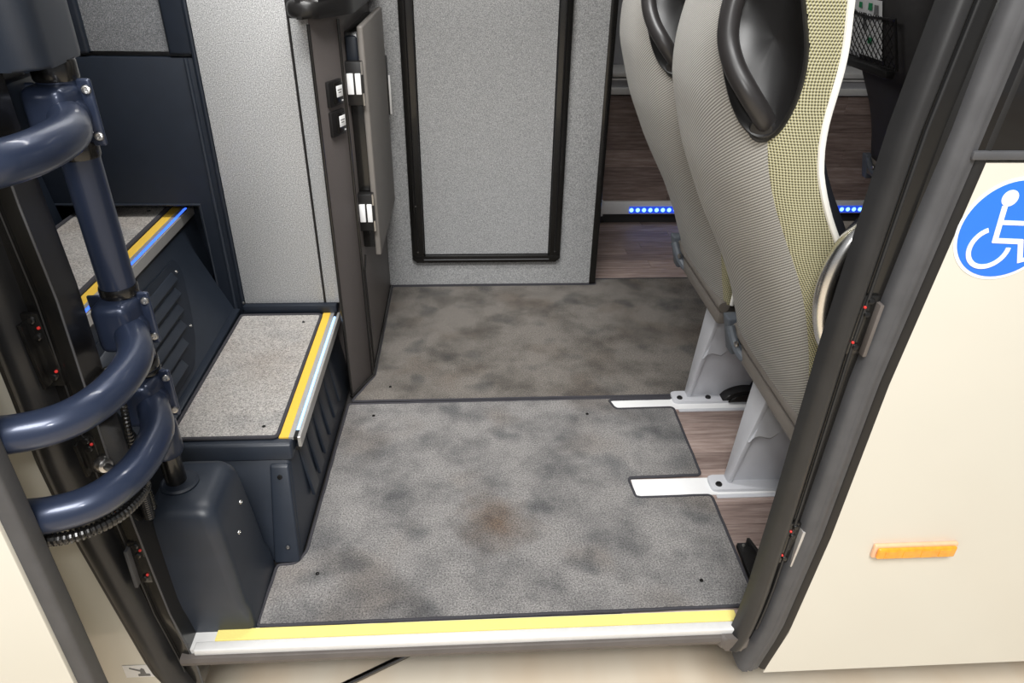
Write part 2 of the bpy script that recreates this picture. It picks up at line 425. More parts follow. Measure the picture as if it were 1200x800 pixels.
obj('wheel', stroke([(wc[0]+wR*math.cos(a), wc[1]+wR*math.sin(a)) for a in [math.radians(d) for d in range(112, 366, 8)]], .0068), 'white', st)

# side marker lamp
ml = thing('side_marker_lamp', (.81, -.022, .226), 'amber rectangular side marker lamp on the lower cream panel', 'lamp')
obj('lens_base', box(B(), .726, .884, -.030, -.021, .211, .243, .0035, 3), 'lamp_back', ml)
obj('lens', box(B(), .731, .879, -.037, -.029, .2145, .2395, .004, 3), 'lamp_amber', ml)
for i in range(4): obj('prism_rib', box(B(), .744+.034*i, .765+.034*i, -.0382, -.036, .218, .236, .0008, 1), 'lamp_amber', ml)

# ------------------------------------------------------------------ right jamb
XI = [(-.045, .498), (-.03, .505), (0, .5125), (.05, .519), (.12, .5235), (.33, .529), (.66, .533), (.98, .545), (1.13, .559), (2.0, .60)]
zp = [-.045, -.035, -.02, 0, .03, .07, .12, .2, .33, .5, .66, .82, .98, 1.13, 1.3, 1.6, 1.98]
jr = thing('trim_1', (.58, 0, 0), None, None, kind='structure'); jr['label'] = 'black rubber doorway seal on the right jamb'
def arc(x0, x1, y0, bulge, n=8): return [(x0+(x1-x0)*i/n, y0-bulge*math.sin(PI*i/n)**.7) for i in range(n+1)]
prof = arc(0, .043, .0, .030)+[(.043, .03), (.026, .03), (.012, .012)]
obj('inner_seal', sweep(B(), prof, [(interp(XI, z), 0, z) for z in zp]), 'rubber', jr, 50)
bm = B(); tube(bm, [(interp(XI, z)+.0475, -.010, z) for z in zp[3:]], .0028, 8); obj('metal_bead', bm, 'rubber', jr)
prof = [(.043, -.004), (.075, -.004), (.085, -.012), (.09, .0), (.09, .05), (.043, .05)]
zq = [-.10]+zp[1:]
obj('channel', sweep(B(), prof, [(interp(XI, z)+.0, 0.0, z) for z in zp]), 'gloss_black', jr)
prof = [(-.052, -.006), (-.050, -.018), (-.044, -.025), (-.035, -.026), (-.033, -.023), (-.029, -.0245), (-.024, -.0245), (-.021, -.022), (-.011, -.0195), (-.007, -.010), (-.007, .02), (-.052, .02)]
zo = [-.115, -.10, -.07, -.03, .02, .1, .26, .45, .59, .75, .94, 1.13, 1.3, 1.6, 1.98]
obj('outer_seal', sweep(B(), prof, [(interp(XB, z), 0, z) for z in zo]), 'rubber_grey', jr, 50)
prof = [(-.009, -.014), (-.003, -.0205), (.0036, -.0222), (.0036, .03), (-.009, .03)]
obj('gap_shade_strip', sweep(B(), prof, [(interp(XB, z), 0, z) for z in zo]), 'black', jr)  # solid black strip filling the gap, its colour standing in for the shade there
obj('seal_foot', prism(B(), round_poly([(.486, -.022), (.548, -.026), (.550, .03), (.490, .03)], .014), -.048, -.012, 'z', .010, 4), 'rubber_lip', jr)
def striker(name_label, p, tilt, mirror=1, long=.10, bar='alu'):
    t = thing('door_striker', p, name_label, 'door striker')
    x, y, z = p; L = long
    sl = tilt
    def q(dx, dy, dz): return (x+dx*mirror+sl*dz, y+dy, z+dz)
    bm = B(); hexa(bm, [q(-.012, .0, -L/2), q(.012, .0, -L/2), q(.012, .01, -L/2), q(-.012, .01, -L/2), q(-.012, .0, L/2), q(.012, .0, L/2), q(.012, .01, L/2), q(-.012, .01, L/2)], .002)
    obj('plate', bm, 'gloss_black', t)
    bm = B(); hexa(bm, [q(.008, -.012, -L*.48), q(.014, -.012, -L*.48), q(.014, .004, -L*.48), q(.008, .004, -L*.48), q(.008, -.012, L*.4), q(.014, -.012, L*.4), q(.014, .004, L*.4), q(.008, .004, L*.4)], .001)
    obj('strike_bar', bm, bar, t)
    for dz in (.42, .2, -.36):
        bm = B(); lathe(bm, [(.0055, 0), (.0055, .003), (.004, .005), (.002, .0052)], q(-.002, .0, dz*L), frame_axes((0, -1, .2)), 10); obj('bolt', bm, 'gloss_black', t)
    for dz in (.32, -.28):
        bm = B(); lathe(bm, [(.0024, 0), (.0024, .002), (.0015, .003)], q(-.008, -.0005, dz*L), frame_axes((0, -1, .2)), 8); obj('red_glint', bm, 'red', t)  # small red reflections drawn as coloured dots, not parts of the striker
    return t
striker('upper black striker plate with steel bar on the right door jamb', (.588, -.010, .690), .04, bar='rubber_lip')
striker('lower black striker plate with steel bar near the foot of the right door jamb', (.577, -.010, .235), .05)

# ------------------------------------------------------------------ left jamb
XLi = [(-.06, -.537), (.0, -.543), (.1, -.555), (.27, -.562), (.467, -.567), (.745, -.562), (.88, -.568), (2.0, -.575)]
zj = [-.11, -.09, -.06, -.02, .03, .1, .2, .32, .467, .6, .745, .88, 1.1, 1.5, 1.98]
jl = thing('trim_2', (-.6, 0, 0), None, None, kind='structure'); jl['label'] = 'black rubber and metal doorway frame on the left jamb'
prof = [(0, -.004), (0, .05), (-.085, .05), (-.085, .012), (-.046, .012), (-.04, .004), (-.006, -.006)]
obj('flange', sweep(B(), prof, [(interp(XLi, z), 0, z) for z in zj]), 'gloss_black', jl)
bm = B(); tube(bm, [(interp(XLi, z)-.0015, -.005, z) for z in zj], .0016, 6); obj('edge_bead', bm, 'rubber_grey', jl)
bm = B(); tube(bm, [(interp(XLi, z)-.030, -.003, z) for z in zj], .0012, 6); obj('wire_bead', bm, 'rubber', jl)
bm = B(); prof = [(.0, -.010), (.006, -.026), (.018, -.032), (.032, -.028), (.040, -.012), (.042, .012), (.0, .012)]
obj('outer_seal', sweep(bm, prof, [(interp(XO, z)+.003, 0, z) for z in zj]), 'rubber', jl, 50)
bm = B(); prof = [(-.006, -.014), (.004, -.016), (.004, .01), (-.006, .01)]
obj('seal_lip', sweep(bm, prof, [(interp(XO, z), 0, z) for z in zj]), 'black', jl)
striker('top black striker plate on the left door jamb beside the upper step', (-.606, -.006, .665), -.03, -1, .12, 'gloss_black')
striker('black striker with round peg on the left door jamb beside the middle arm', (-.592, -.006, .475), -.03, -1, .07, 'gloss_black')
striker('lowest black striker plate on the left door jamb beside the plastic cover', (-.577, -.006, .235), .03, -1, .10, 'rubber_grey')
pg = thing('door_peg', (-.578, -.01, .455), 'steel locating peg with domed collar sticking out of the left jamb', 'peg')
bm = B(); lathe(bm, [(.014, 0), (.014, .004), (.011, .012), (.006, .015)], (-.580, -.006, .458), frame_axes((.75, -.6, .1)), 16); obj('collar', bm, 'screw', pg)
bm = B(); lathe(bm, [(.006, .01), (.006, .045), (.004, .048)], (-.580, -.006, .458), frame_axes((.75, -.6, .1)), 12); obj('pin', bm, 'screw', pg)

# ------------------------------------------------------------------ door sill
sl = thing('trim_3', (0, 0, 0), None, None, kind='structure'); sl['label'] = 'door sill with pale yellow grip strip and white aluminium nosing'
obj('sill_body', box(B(), -.545, .525, -.004, .04, -.040, -.004), 'white_alu', sl)
obj('aluminium_nosing', box(B(), -.535, .52, -.010, .011, -.016, 0, .003, 3), 'white_alu', sl)
obj('yellow_grip_strip', box(B(), -.50, .53, .0112, .036, -.01, .0008, .0006, 1), 'pale_yellow', sl)
bm = B(); prism(bm, [(-.011, -.015), (-.016, -.016), (-.019, -.024), (-.016, -.035), (-.008, -.039), (.008, -.038), (.01, -.015)], -.56, .505, 'x')
obj('rubber_lip', bm, 'rubber_lip', sl)

# chrome rod lying under the sill
rd = thing('chrome_rod', (-.25, .13, -.34), 'thin dark chrome rod lying on the hall floor under the sill', 'rod')
tube_b = B(); tube(tube_b, [(-.12, .225, -.332), (-.42, .07, -.332)], .0075, 12); obj('rod_shaft', tube_b, 'chrome', rd)
bm = B(); tube(bm, [(-.112, .229, -.332), (-.135, .2175, -.332)], .0079, 12); obj('end_sleeve', bm, 'black', rd)

# ------------------------------------------------------------------ carpets
def mat_thing(name, label, poly, z0, z1, mat, studs, r=.012, br=.0038, binding=True, cat='carpet'):
    cxm = sum(p[0] for p in poly)/len(poly); cym = sum(p[1] for p in poly)/len(poly)
    t = thing(name, (cxm, cym, z0), label, cat)
    rp = round_poly(poly, r)
    obj('carpet_pile', prism(B(), rp, z0, z1, 'z'), mat, t)
    if binding:
        pts = []
        for (a, b), (c, d) in zip(rp, rp[1:]+rp[:1]):
            n = max(1, int(math.hypot(c-a, d-b)/.03))
            for k in range(n):
                u = k/n; pts.append((a+(c-a)*u+random.uniform(-.0006, .0006), b+(d-b)*u+random.uniform(-.0006, .0006), z1-.001))
        bm = B(); tube(bm, pts, br, 8, closed=True); obj('binding', bm, 'binding', t)
    for (sx, sy) in studs: screw(t, (sx, sy, z1-.0005), (0, 0, 1), .0045, 'stud', 'gloss_black')
    return t
front_poly = [(-.428, .041), (.560, .046), (.584, .075), (.586, .372), (.398, .371), (.393, .443), (.582, .447), (.585, .738), (.416, .736), (.403, .7815), (.588, .7835), (.588, .790), (-.352, .786), (-.357, .60), (-.366, .232), (-.384, .196), (-.422, .196)]
mat_thing('floor_mat', 'large grey entrance carpet mat with two slots cut into its right edge', front_poly, -.006, .0, 'mat', [(-.274, .727), (.33, .714), (-.332, .167), (.485, .113)])
rear_poly = [(-.344, .800), (-.338, .818), (-.292, .934), (-.292, 1.549), (.30, 1.549), (.488, 1.549), (.492, 1.60), (.95, 1.603), (.95, .800)]
mat_thing('floor_mat', 'brownish grey rear carpet mat with dark stains before the framed panel', rear_poly, -.006, .0, 'rear_carpet', [(-.24, .87)])
# white seat tracks showing through the slots
for lab, y0, y1 in (('white floor track in the front mat slot under the nearest seat leg', .377, .438), ('white floor track in the rear mat slot under the far seat leg', .734, .784)):
    t = thing('seat_track', (.8, (y0+y1)/2, -.006), lab, 'floor track')
    obj('track_plate', box(B(), .40, 1.6, y0, y1, -.0062, -.0025, .0008, 1), 'white', t)
    obj('track_groove', box(B(), .60, 1.6, y0-.012, y0, -.0062, -.0035), 'white_metal', t)

# ------------------------------------------------------------------ steps on the left
Z1, Z2 = .235, .51
s1 = thing('lower_step', (-.52, .55, 0), 'lower navy plastic entrance step with grey carpet and yellow nosing', 'step')
bm = B(); hexa(bm, [(-.652, .205, -.004), (-.372, .205, -.004), (-.357, .912, -.004), (-.652, .912, -.004), (-.652, .312, .205), (-.392, .312, .205), (-.388, .912, .205), (-.652, .912, .205)], .010, 3)
obj('step_body', bm, 'navy', s1)
obj('top_rim', hexa(B(), [(-.652, .303, .197), (-.384, .303, .197), (-.384, .914, .197), (-.652, .914, .197), (-.652, .316, .2325), (-.386, .316, .2325), (-.386, .914, .2325), (-.652, .914, .2325)], .006, 3), 'navy', s1)
bm = B(); hexa(bm, [(-.430, .197, .0), (-.374, .197, .0), (-.374, .225, .0), (-.430, .225, .0), (-.434, .297, .190), (-.393, .297, .190), (-.393, .325, .190), (-.434, .325, .190)], .006, 3)
cp = obj('corner_panel', bm, 'navy', s1)
screw(s1, (-.412, .285, .168), (0, -.85, .4), .0055, 'screw', 'gloss_black'); screw(s1, (-.398, .210, .036), (0, -.85, .4), .0045)
for i in range(6):
    yb = .36+.075*i
    bm = B(); hexa(bm, [(-.372, yb, .045), (-.3635, yb, .045), (-.3635, yb+.05, .045), (-.372, yb+.05, .045), (-.392, yb+.01, .185), (-.3865, yb+.01, .185), (-.3865, yb+.055, .185), (-.392, yb+.055, .185)], .005, 2)
    obj('riser_rib', bm, 'navy', s1)
poly = [(-.646, .335), (-.4185, .335), (-.4185, .890), (-.640, .890)]
rp = round_poly(poly, .012); obj('carpet_pile', prism(B(), rp, .2325, .2385, 'z'), 'step_carpet', s1)
pts = [(a, b, .2375) for a, b in rp]; obj('binding', tube(B(), pts, .0045, 8, closed=True), 'binding', s1)
for p in ((-.455, .372), (-.46, .845)): screw(s1, (p[0], p[1], .238), (0, 0, 1), .0042, 'stud', 'gloss_black')
def nosing(parent, xl, y0, y1, z, ledmat, wy=.021):
    obj('yellow_strip', box(B(), xl, xl+wy, y0, y1, z-.006, z+.0015, .0006, 1), 'yellow', parent)
    obj('nosing_plate', box(B(), xl+wy, xl+wy+.010, y0, y1, z-.006, z+.001), 'alu', parent)
    obj('light_line', box(B(), xl+wy+.0115, xl+wy+.0170, y0+.025, y1-.025, z-.006, z+.0012, .0005, 1), ledmat, parent)
    for a, b in ((y0, y0+.025), (y1-.025, y1)): obj('end_plug', box(B(), xl+wy+.0105, xl+wy+.0185, a, b, z-.006, z+.001), 'black', parent)
    obj('nosing_edge', box(B(), xl+wy+.018, xl+wy+.0255, y0, y1, z-.026, z+.001, .001, 1), 'alu', parent)
    obj('nosing_groove', box(B(), xl+wy+.012, xl+wy+.0215, y0, y1, z-.034, z-.025), 'black', parent)
nosing(s1, -.4155, .335, .906, Z1, 'led_pale')

s2 = thing('upper_step', (-.9, .65, Z1), 'upper navy plastic entrance step with carpet, yellow nosing and blue light', 'step')
bm = B(); prism(bm, [(-.654, .228), (-.672, .24), (-.772, .478), (-.775, .505), (-1.06, .505), (-1.06, .0), (-.654, .0)], .30, .93, 'y')
bmesh.ops.transform(bm, matrix=Matrix.Identity(4), verts=bm.verts); obj('step_body', bm, 'navy', s2)
obj('step_end', box(B(), -1.06, -.775, .93, 1.045, .3, .505), 'navy', s2)
obj('upper_riser', hexa(B(), [(-.80, .93, .3), (-.745, .93, .3), (-.745, 1.045, .3), (-.80, 1.045, .3), (-.80, .93, .5), (-.776, .93, .5), (-.776, 1.045, .5), (-.80, 1.045, .5)]), 'navy', s2)
obj('tread_ledge', box(B(), -.674, -.6525, .30, .928, .226, .2415, .004, 2), 'navy', s2)
poly = [(-1.045, .31), (-.820, .31), (-.820, 1.028), (-1.045, 1.028)]
rp = round_poly(poly, .010); obj('carpet_pile', prism(B(), rp, .505, .513, 'z'), 'step_carpet', s2)
obj('binding', tube(B(), [(a, b, .5125) for a, b in rp], .006, 8, closed=True), 'binding', s2)
screw(s2, (-.862, .98, .5125), (0, 0, 1), .005, 'stud', 'gloss_black')
nosing(s2, -.8125, .31, 1.036, Z2, 'led_blue', .023)
# louvred vent panel on the leaning riser
ra, rb = Vector((-.672, 0, .24)), Vector((-.772, 0, .478)); rd_ = (rb-ra).normalized(); rn = Vector((rd_.z, 0, -rd_.x))
def rp3(s, yv, h): p = ra+rd_*s+rn*h; return (p.x, yv, p.z)
VOUT = round_poly([(.015, .33), (.015, .60), (.05, .672), (.11, .742), (.19, .815), (.222, .815), (.228, .33)], .016)
def vent_plate():
    bm = B(); lo = [bm.verts.new(rp3(a, b, -.002)) for a, b in VOUT]; hi = [bm.verts.new(rp3(a, b, .005)) for a, b in VOUT]
    f = bm.faces.new(hi); bm.faces.new(lo[::-1])
    for i in range(len(lo)): bm.faces.new((lo[i], lo[(i+1) % len(lo)], hi[(i+1) % len(lo)], hi[i]))
    bmesh.ops.bevel(bm, geom=list(f.edges), offset=.002, segments=2, affect='EDGES'); return bm
vp = obj('vent_panel', vent_plate(), 'navy_dark', s2)
for i in range(6):
    s_ = .034+.030*i
    e = (.575, .632, .672, .704, .738, .765)[i]
    bm = B(); hexa(bm, [rp3(s_, .335, .004), rp3(s_, e-.008, .004), rp3(s_+.022, e, .004), rp3(s_+.022, .335, .004), rp3(s_+.001, .335, .017), rp3(s_+.001, e-.01, .017), rp3(s_+.020, e-.004, .007), rp3(s_+.020, .335, .007)], .002, 2)
    o = obj('louvre', bm, 'navy', vp)
for s_, yv in ((.196, .785), (.082, .690)): screw(s2, rp3(s_, yv, .005), tuple(rn), .0045)
# third step riser in the dark
s3 = thing('top_step', (-1.2, .65, Z2), 'dark riser of the third step behind the upper carpeted step', 'step')
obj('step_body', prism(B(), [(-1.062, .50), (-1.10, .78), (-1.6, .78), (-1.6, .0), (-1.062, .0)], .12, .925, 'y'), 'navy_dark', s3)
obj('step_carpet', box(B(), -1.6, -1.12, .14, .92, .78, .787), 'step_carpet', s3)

# navy wall with flecked inlay behind the steps
nv = thing('wall_stairs', (-.9, .95, 0), None, None, kind='structure'); nv['label'] = 'dark navy moulded wall behind the upper step'
obj('wall_shell', prism(B(), [(-.706, .10), (-.706, .548), (-1.45, .548), (-1.45, .912), (-.633, .912), (-.633, .10)], .93, .96, 'y', .003, 2), 'navy_dark', nv)
obj('recess_back', box(B(), -1.45, -.70, 1.048, 1.07, .1, .6), 'navy_dark', nv)
obj('recess_top', box(B(), -1.45, -.70, .96, 1.07, .552, .58), 'navy_dark', nv)
obj('recess_side', box(B(), -.704, -.69, .96, 1.05, .1, .56), 'navy_dark', nv)
obj('upper_frame', prism(B(), [(-.70, .918), (-.633, .918), (-.633, 2.07), (-.70, 2.07)], .924, .96, 'y', .008, 3), 'navy_dark', nv)
obj('upper_frame', box(B(), -.96, -.882, .926, .96, .918, 2.07, .008, 3), 'navy_dark', nv)
obj('upper_back', box(B(), -1.45, -.94, .945, .96, .918, 2.07), 'black', nv)
obj('inlay_panel', box(B(), -.884, -.698, .938, .96, .924, 2.07), 'fleck_shade', nv)
obj('edge_bead', tube(B(), [(-.640, .926, .24), (-.640, .926, 2.0)], .007, 10), 'navy_dark', nv)
obj('edge_bead', tube(B(), [(-.664, .928, .24), (-.664, .928, .91)], .005, 10), 'navy', nv)
obj('rim_bead', tube(B(), [(-.703, .93, .24), (-.703, .93, .548), (-1.4, .93, .551)], .0035, 8), 'navy', nv)
screw(nv, (-.638, .92, .262), (0, -1, 0), .004)

pt = thing('wall_partition', (-.5, .93, 0), None, None, kind='structure'); pt['label'] = 'light grey flecked partition panels behind the lower step'
obj('flecked_panel', box(B(), -.632, -.4125, .915, .94, .262, 2.07, .002), 'fleck', pt)
obj('flecked_panel', box(B(), -.4065, -.352, .915, .94, .262, 2.07, .002), 'fleck', pt)
obj('seam_strip', box(B(), -.413, -.406, .918, .94, .262, 2.07), 'black', pt)
obj('foot_strip', box(B(), -.635, -.376, .900, .94, .236, .262, .004), 'navy_dark', pt)

# ------------------------------------------------------------------ cabinet column with hatch
cb = thing('cabinet', (-.33, 1.2, 0), 'narrow anthracite cabinet column with rounded black cap beside the lower step', 'cabinet')
poly = [(-.346, .823), (-.299, .934), (-.299, 1.552), (-.42, 1.552), (-.42, .942), (-.351, .942)]
obj('cabinet_body', prism(B(), poly, -.004, 1.02, 'z', .002), 'grey_col', cb)
obj('edge_trim', tube(B(), [(-.2995, .932, .01), (-.2995, .932, 1.0)], .0045, 8), 'gloss_black', cb)
obj('edge_trim', tube(B(), [(-.347, .823, .01), (-.347, .823, 1.0)], .004, 8), 'gloss_black', cb)
obj('side_trim', tube(B(), [(-.298, .972, .01), (-.298, .962, .34), (-.298, 1.0, .37)], .004, 8), 'gloss_black', cb)
obj('foot_trim', tube(B(), [(-.348, .818, .004), (-.296, .933, .004), (-.296, 1.55, .004)], .005, 8), 'gloss_black', cb)
capp = round_poly([(-.388, .799), (-.328, .792), (-.262, .93), (-.262, 1.55), (-.42, 1.55), (-.42, .945), (-.388, .912)], .03, 5)
obj('top_cap', prism(B(), capp, 1.012, 1.052, 'z', .017, 4), 'black', cb)
ch0, ch1 = Vector((-.346, .823, 0)), Vector((-.299, .934, 0)); cd = (ch1-ch0).normalized(); cn = Vector((cd.y, -cd.x, 0))
def cp3(s, z, h): p = ch0+cd*s+cn*h; return (p.x, p.y, z)
def chbox(s0, s1, z0, z1, h0, h1, r=.001): return hexa(B(), [cp3(s0, z0, h0), cp3(s0, z0, h1), cp3(s1, z0, h1), cp3(s1, z0, h0), cp3(s0, z1, h0), cp3(s0, z1, h1), cp3(s1, z1, h1), cp3(s1, z1, h0)], r)
for z0 in (.812, .742):
    sw = obj('push_switch', chbox(.038, .098, z0, z0+.060, -.001, .009, .003), 'black', cb)
    obj('switch_key', chbox(.056, .094, z0+.006, z0+.055, .008, .013, .002), 'gloss_black', sw)
    obj('switch_label', chbox(.064, .090, z0+.021, z0+.047, .0125, .0138, .001), 'white', sw)
    obj('label_print', chbox(.068, .086, z0+.036, z0+.0385, .0136, .0141, 0), 'print', sw)
    obj('label_print', chbox(.071, .083, z0+.030, z0+.0325, .0136, .0141, 0), 'print', sw)
    obj('indicator', chbox(.084, .089, z0+.010, z0+.013, .0125, .0138, 0), 'white', sw)
# hatch box on the cabinet flank
hb = thing('hatch_box', (-.28, 1.2, .385), 'warm grey protruding lid with two latches on the cabinet flank', 'hatch')
obj('hatch_body', box(B(), -.300, -.262, 1.004, 1.45, .392, .965, .006), 'gloss_black', hb)
obj('hatch_lid', box(B(), -.266, -.250, .994, 1.462, .372, .978, .005, 3), 'lid', hb)
obj('grip_recess', box(B(), -.297, -.268, .998, 1.01, .86, .955, .006), 'navy_dark', hb)
obj('hinge', box(B(), -.262, -.246, 1.46, 1.472, .66, .84, .002), 'black', hb)
obj('hinge_leaf', box(B(), -.252, -.240, 1.468, 1.474, .66, .78, .001), 'white_alu', hb)
for z0 in (.794, .455):
    la = obj('latch', box(B(), -.3, -.258, .972, 1.0, z0, z0+.105, .002), 'black', hb)
    obj('latch_key', box(B(), -.2965, -.281, .966, .974, z0+.028, z0+.078, .001), 'white', la)
    obj('latch_key', box(B(), -.276, -.2625, .966, .974, z0+.028, z0+.078, .001), 'white', la)
    for a in (.0, .075): obj('latch_clip', box(B(), -.2605, -.2565, .970, .978, z0+a, z0+a+.03), 'screw', la)

# ------------------------------------------------------------------ rear partition with the framed hatch door
rw = thing('wall_rear', (.09, 1.56, 0), None, None, kind='structure'); rw['label'] = 'light grey flecked rear partition facing the doorway'
obj('flecked_wall', box(B(), -.42, .463, 1.556, 1.60, -.004, 2.07), 'fleck_rear', rw)
obj('corner_edge', box(B(), .463, .487, 1.552, 1.62, -.004, 2.07, .003), 'gloss_black', rw)
obj('side_return', box(B(), .44, .47, 1.60, 2.40, -.012, 2.07), 'lining', rw)
obj('foot_seam', tube(B(), [(-.296, 1.555, .002), (.0, 1.5555, .003), (.463, 1.555, .002)], .003, 6), 'binding', rw)
d1 = thing('door_1', (.066, 1.55, .1), None, None, kind='structure'); d1['label'] = 'flecked grey panel door in a black metal frame'
obj('door_leaf', box(B(), -.17, .306, 1.548, 1.556, .128, 2.0), 'fleck_rear', d1)
for (a, b, nm) in ((-.209, -.164, 'frame_stile'), (.300, .342, 'frame_stile')):
    obj(nm, box(B(), a, b, 1.534, 1.556, .125, 2.0, .003), 'gloss_black', d1)
obj('frame_rail', prism(B(), [(-.209, .132), (-.209, .118), (-.192, .104), (.325, .104), (.342, .118), (.342, .132)], 1.533, 1.556, 'y', .003), 'gloss_black', d1)
obj('frame_bead', tube(B(), [(-.187, 1.533, .14), (-.187, 1.533, 1.9)], .0025, 6), 'black', d1)
obj('frame_bead', tube(B(), [(.321, 1.533, .14), (.321, 1.533, 1.9)], .0035, 6), 'black', d1)
obj('frame_bead', tube(B(), [(-.166, 1.532, .117), (.30, 1.532, .117)], .0022, 6), 'rubber_grey', d1)
obj('inner_gasket', tube(B(), [(-.163, 1.545, 1.9), (-.163, 1.545, .134), (.299, 1.545, .134), (.299, 1.545, 1.9)], .003, 6), 'black', d1)
obj('hinge_barrel', tube(B(), [(-.193, 1.531, .30), (-.193, 1.531, .40)], .005, 8), 'gloss_black', d1)
for p in ((-.187, 1.532, .325), (-.187, 1.532, .148), (.321, 1.532, .148)): screw(d1, p, (0, -1, 0), .003)

# ------------------------------------------------------------------ door mechanism: pivot post with three bent arms
PX, PY = -.546, .125
po = thing('door_pivot_post', (PX, PY, .33), 'navy lacquered door pivot post with three bent tube arms', 'door mechanism')
obj('post_tube', lathe(B(), [(.026, .40), (.026, 1.033)], (PX, PY, 0), 'z', 28), 'post', po)
obj('lower_shaft', lathe(B(), [(.0185, .295), (.0185, .41)], (PX+.002, PY, 0), 'z', 24), 'gloss_black', po)
obj('lower_sleeve', lathe(B(), [(.027, .372), (.029, .376), (.029, .432), (.027, .436)], (PX, PY, 0), 'z', 28), 'post', po)
for z0, z1 in ((1.010, 1.036), (.906, .928), (.690, .706), (.555, .573), (.545, .552)):
    obj('black_ring', lathe(B(), [(.0275, z0), (.0285, z0+.003), (.0285, z1-.003), (.0275, z1)], (PX, PY, 0), 'z', 28), 'gloss_black', po)
def arm(z, zc0, zc1):
    am = obj('arm', tube(B(), smooth_path([(PX+.004, PY-.012, z), (-.520, .075, z), (-.497, .025, z), (-.490, -.03, z), (-.496, -.085, z), (-.519, -.132, z), (-.560, -.158, z), (-.62, -.166, z), (-.76, -.168, z)], 7), .0250, 22), 'post', po, 60)
    bm = B(); hexa(bm, [(PX-.030, PY-.052, zc0), (PX+.026, PY-.052, zc0), (PX+.032, PY+.024, zc0), (PX-.036, PY+.024, zc0), (PX-.030, PY-.052, zc1), (PX+.026, PY-.052, zc1), (PX+.032, PY+.024, zc1), (PX-.036, PY+.024, zc1)], .014, 4)
    obj('clamp', bm, 'post', am, 60)
    obj('clamp_flange', box(B(), PX+.024, PX+.044, PY-.006, PY+.002, zc0-.006, zc1+.004, .004, 3), 'post', am)
    obj('clamp_flange', box(B(), PX-.052, PX-.03, PY-.004, PY+.002, zc0+.004, zc1-.002, .003, 3), 'post', am)
    obj('arm_root', lathe(B(), [(.031, -.05), (.031, -.008), (.026, .004), (.0235, .006)], (PX+.012, PY-.030, z), frame_axes((.45, -.9, 0)), 24), 'post', am)
    for zz_ in (zc0+.008, zc1-.010): screw(am, (PX+.037, PY-.006, zz_), (.25, -.95, .2), .0065)
arm(.966, .928, 1.008)
arm(.638, .608, .690)
arm(.500, .462, .545)
# motor cover above
mc = thing('motor_cover', (-.62, .13, 1.03), 'slate grey rounded door motor cover above the pivot post', 'cover')
obj('cover_shell', prism(B(), round_poly([(-.80, .03), (-.512, .03), (-.530, .20), (-.80, .20)], .045, 8), 1.034, 1.62, 'z', .005, 3), 'navy', mc, 50)
br = thing('motor_bracket', (-.62, .1, .94), 'dark bracket box under the motor cover left of the pivot post', 'bracket')
obj('bracket_box', box(B(), -.70, -.588, .06, .16, .945, 1.012, .006), 'navy', br); obj('bracket_bolt', lathe(B(), [(.007, 0), (.007, .006), (.004, .008)], (-.610, .06, .99), frame_axes((0, -1, 0)), 10), 'screw', br)
obj('bracket_stay', box(B(), -.70, -.60, .09, .15, 1.005, 1.027), 'black', br)
# base cover
bc = thing('post_base_cover', (-.52, .1, 0), 'navy moulded plastic base cover around the foot of the pivot post', 'cover')
bm = B(); rings = []
for z, x0, x1, y0, y1, r in ((-.03, -.628, -.426, .034, .206, .012), (.0, -.626, -.427, .034, .206, .014), (.050, -.618, -.430, .032, .205, .018), (.068, -.608, -.436, .030, .204, .02), (.15, -.598, -.442, .034, .202, .022), (.245, -.588, -.451, .040, .199, .024), (.282, -.582, -.456, .044, .196, .026), (.296, -.574, -.465, .052, .190, .026), (.301, -.556, -.483, .07, .175, .02)):
    ring = []
    for cx_, cy_, a0 in ((x1-r, y1-r, 0), (x0+r, y1-r, 90), (x0+r, y0+r, 180), (x1-r, y0+r, 270)):
        for k in range(6): a = math.radians(a0+18*k); ring.append(bm.verts.new((cx_+r*math.cos(a), cy_+r*math.sin(a), z)))
    rings.append(ring)
for A, D in zip(rings, rings[1:]):
    n = len(A)
    for k in range(n): bm.faces.new((A[k], A[(k+1) % n], D[(k+1) % n], D[k]))
bm.faces.new(rings[0][::-1]); bm.faces.new(rings[-1])
obj('cover_shell', bm, 'navy', bc, 60)
obj('shaft_collar', lathe(B(), [(.034, .290), (.034, .304), (.030, .307), (.001, .307)], (PX+.008, PY-.002, 0), 'z', 26), 'navy_dark', bc)
for p in ((-.4495, .150, .225), (-.4465, .105, .19)): screw(bc, p, (1, 0, .1), .0048)
# corrugated conduits
def conduit(label, pts, r=.0085):
    path = smooth_path(pts, 40); n = len(path)
    L = sum((a-b).length for a, b in zip(path, path[1:])); m = int(L/.0022)
    # resample
    out = []; acc = 0; tgt = 0; step = L/m
    for a, b in zip(path, path[1:]):
        d = (b-a).length
        while tgt <= acc+d+1e-9 and len(out) <= m: out.append(a+(b-a)*((tgt-acc)/d if d else 0)); tgt += step
        acc += d
    o = obj('corrugated_conduit', tube(B(), out, r, 12, rfun=lambda i: r*(1.0 if i % 3 else .78)), 'gloss_black', None, 20)
    tag(o, label, 'conduit'); return o
conduit('black corrugated conduit curving under the lowest door arm', [(-.72, -.176, .464), (-.60, -.174, .464), (-.545, -.162, .462), (-.510, -.128, .458), (-.500, -.08, .450), (-.512, -.03, .432), (-.535, .0, .40), (-.556, .03, .31)], .0095)
conduit('thin black corrugated conduit bending down behind the arms', [(-.56, .05, .60), (-.545, .03, .585), (-.535, .02, .55), (-.54, .018, .47), (-.556, .05, .31)], .006)

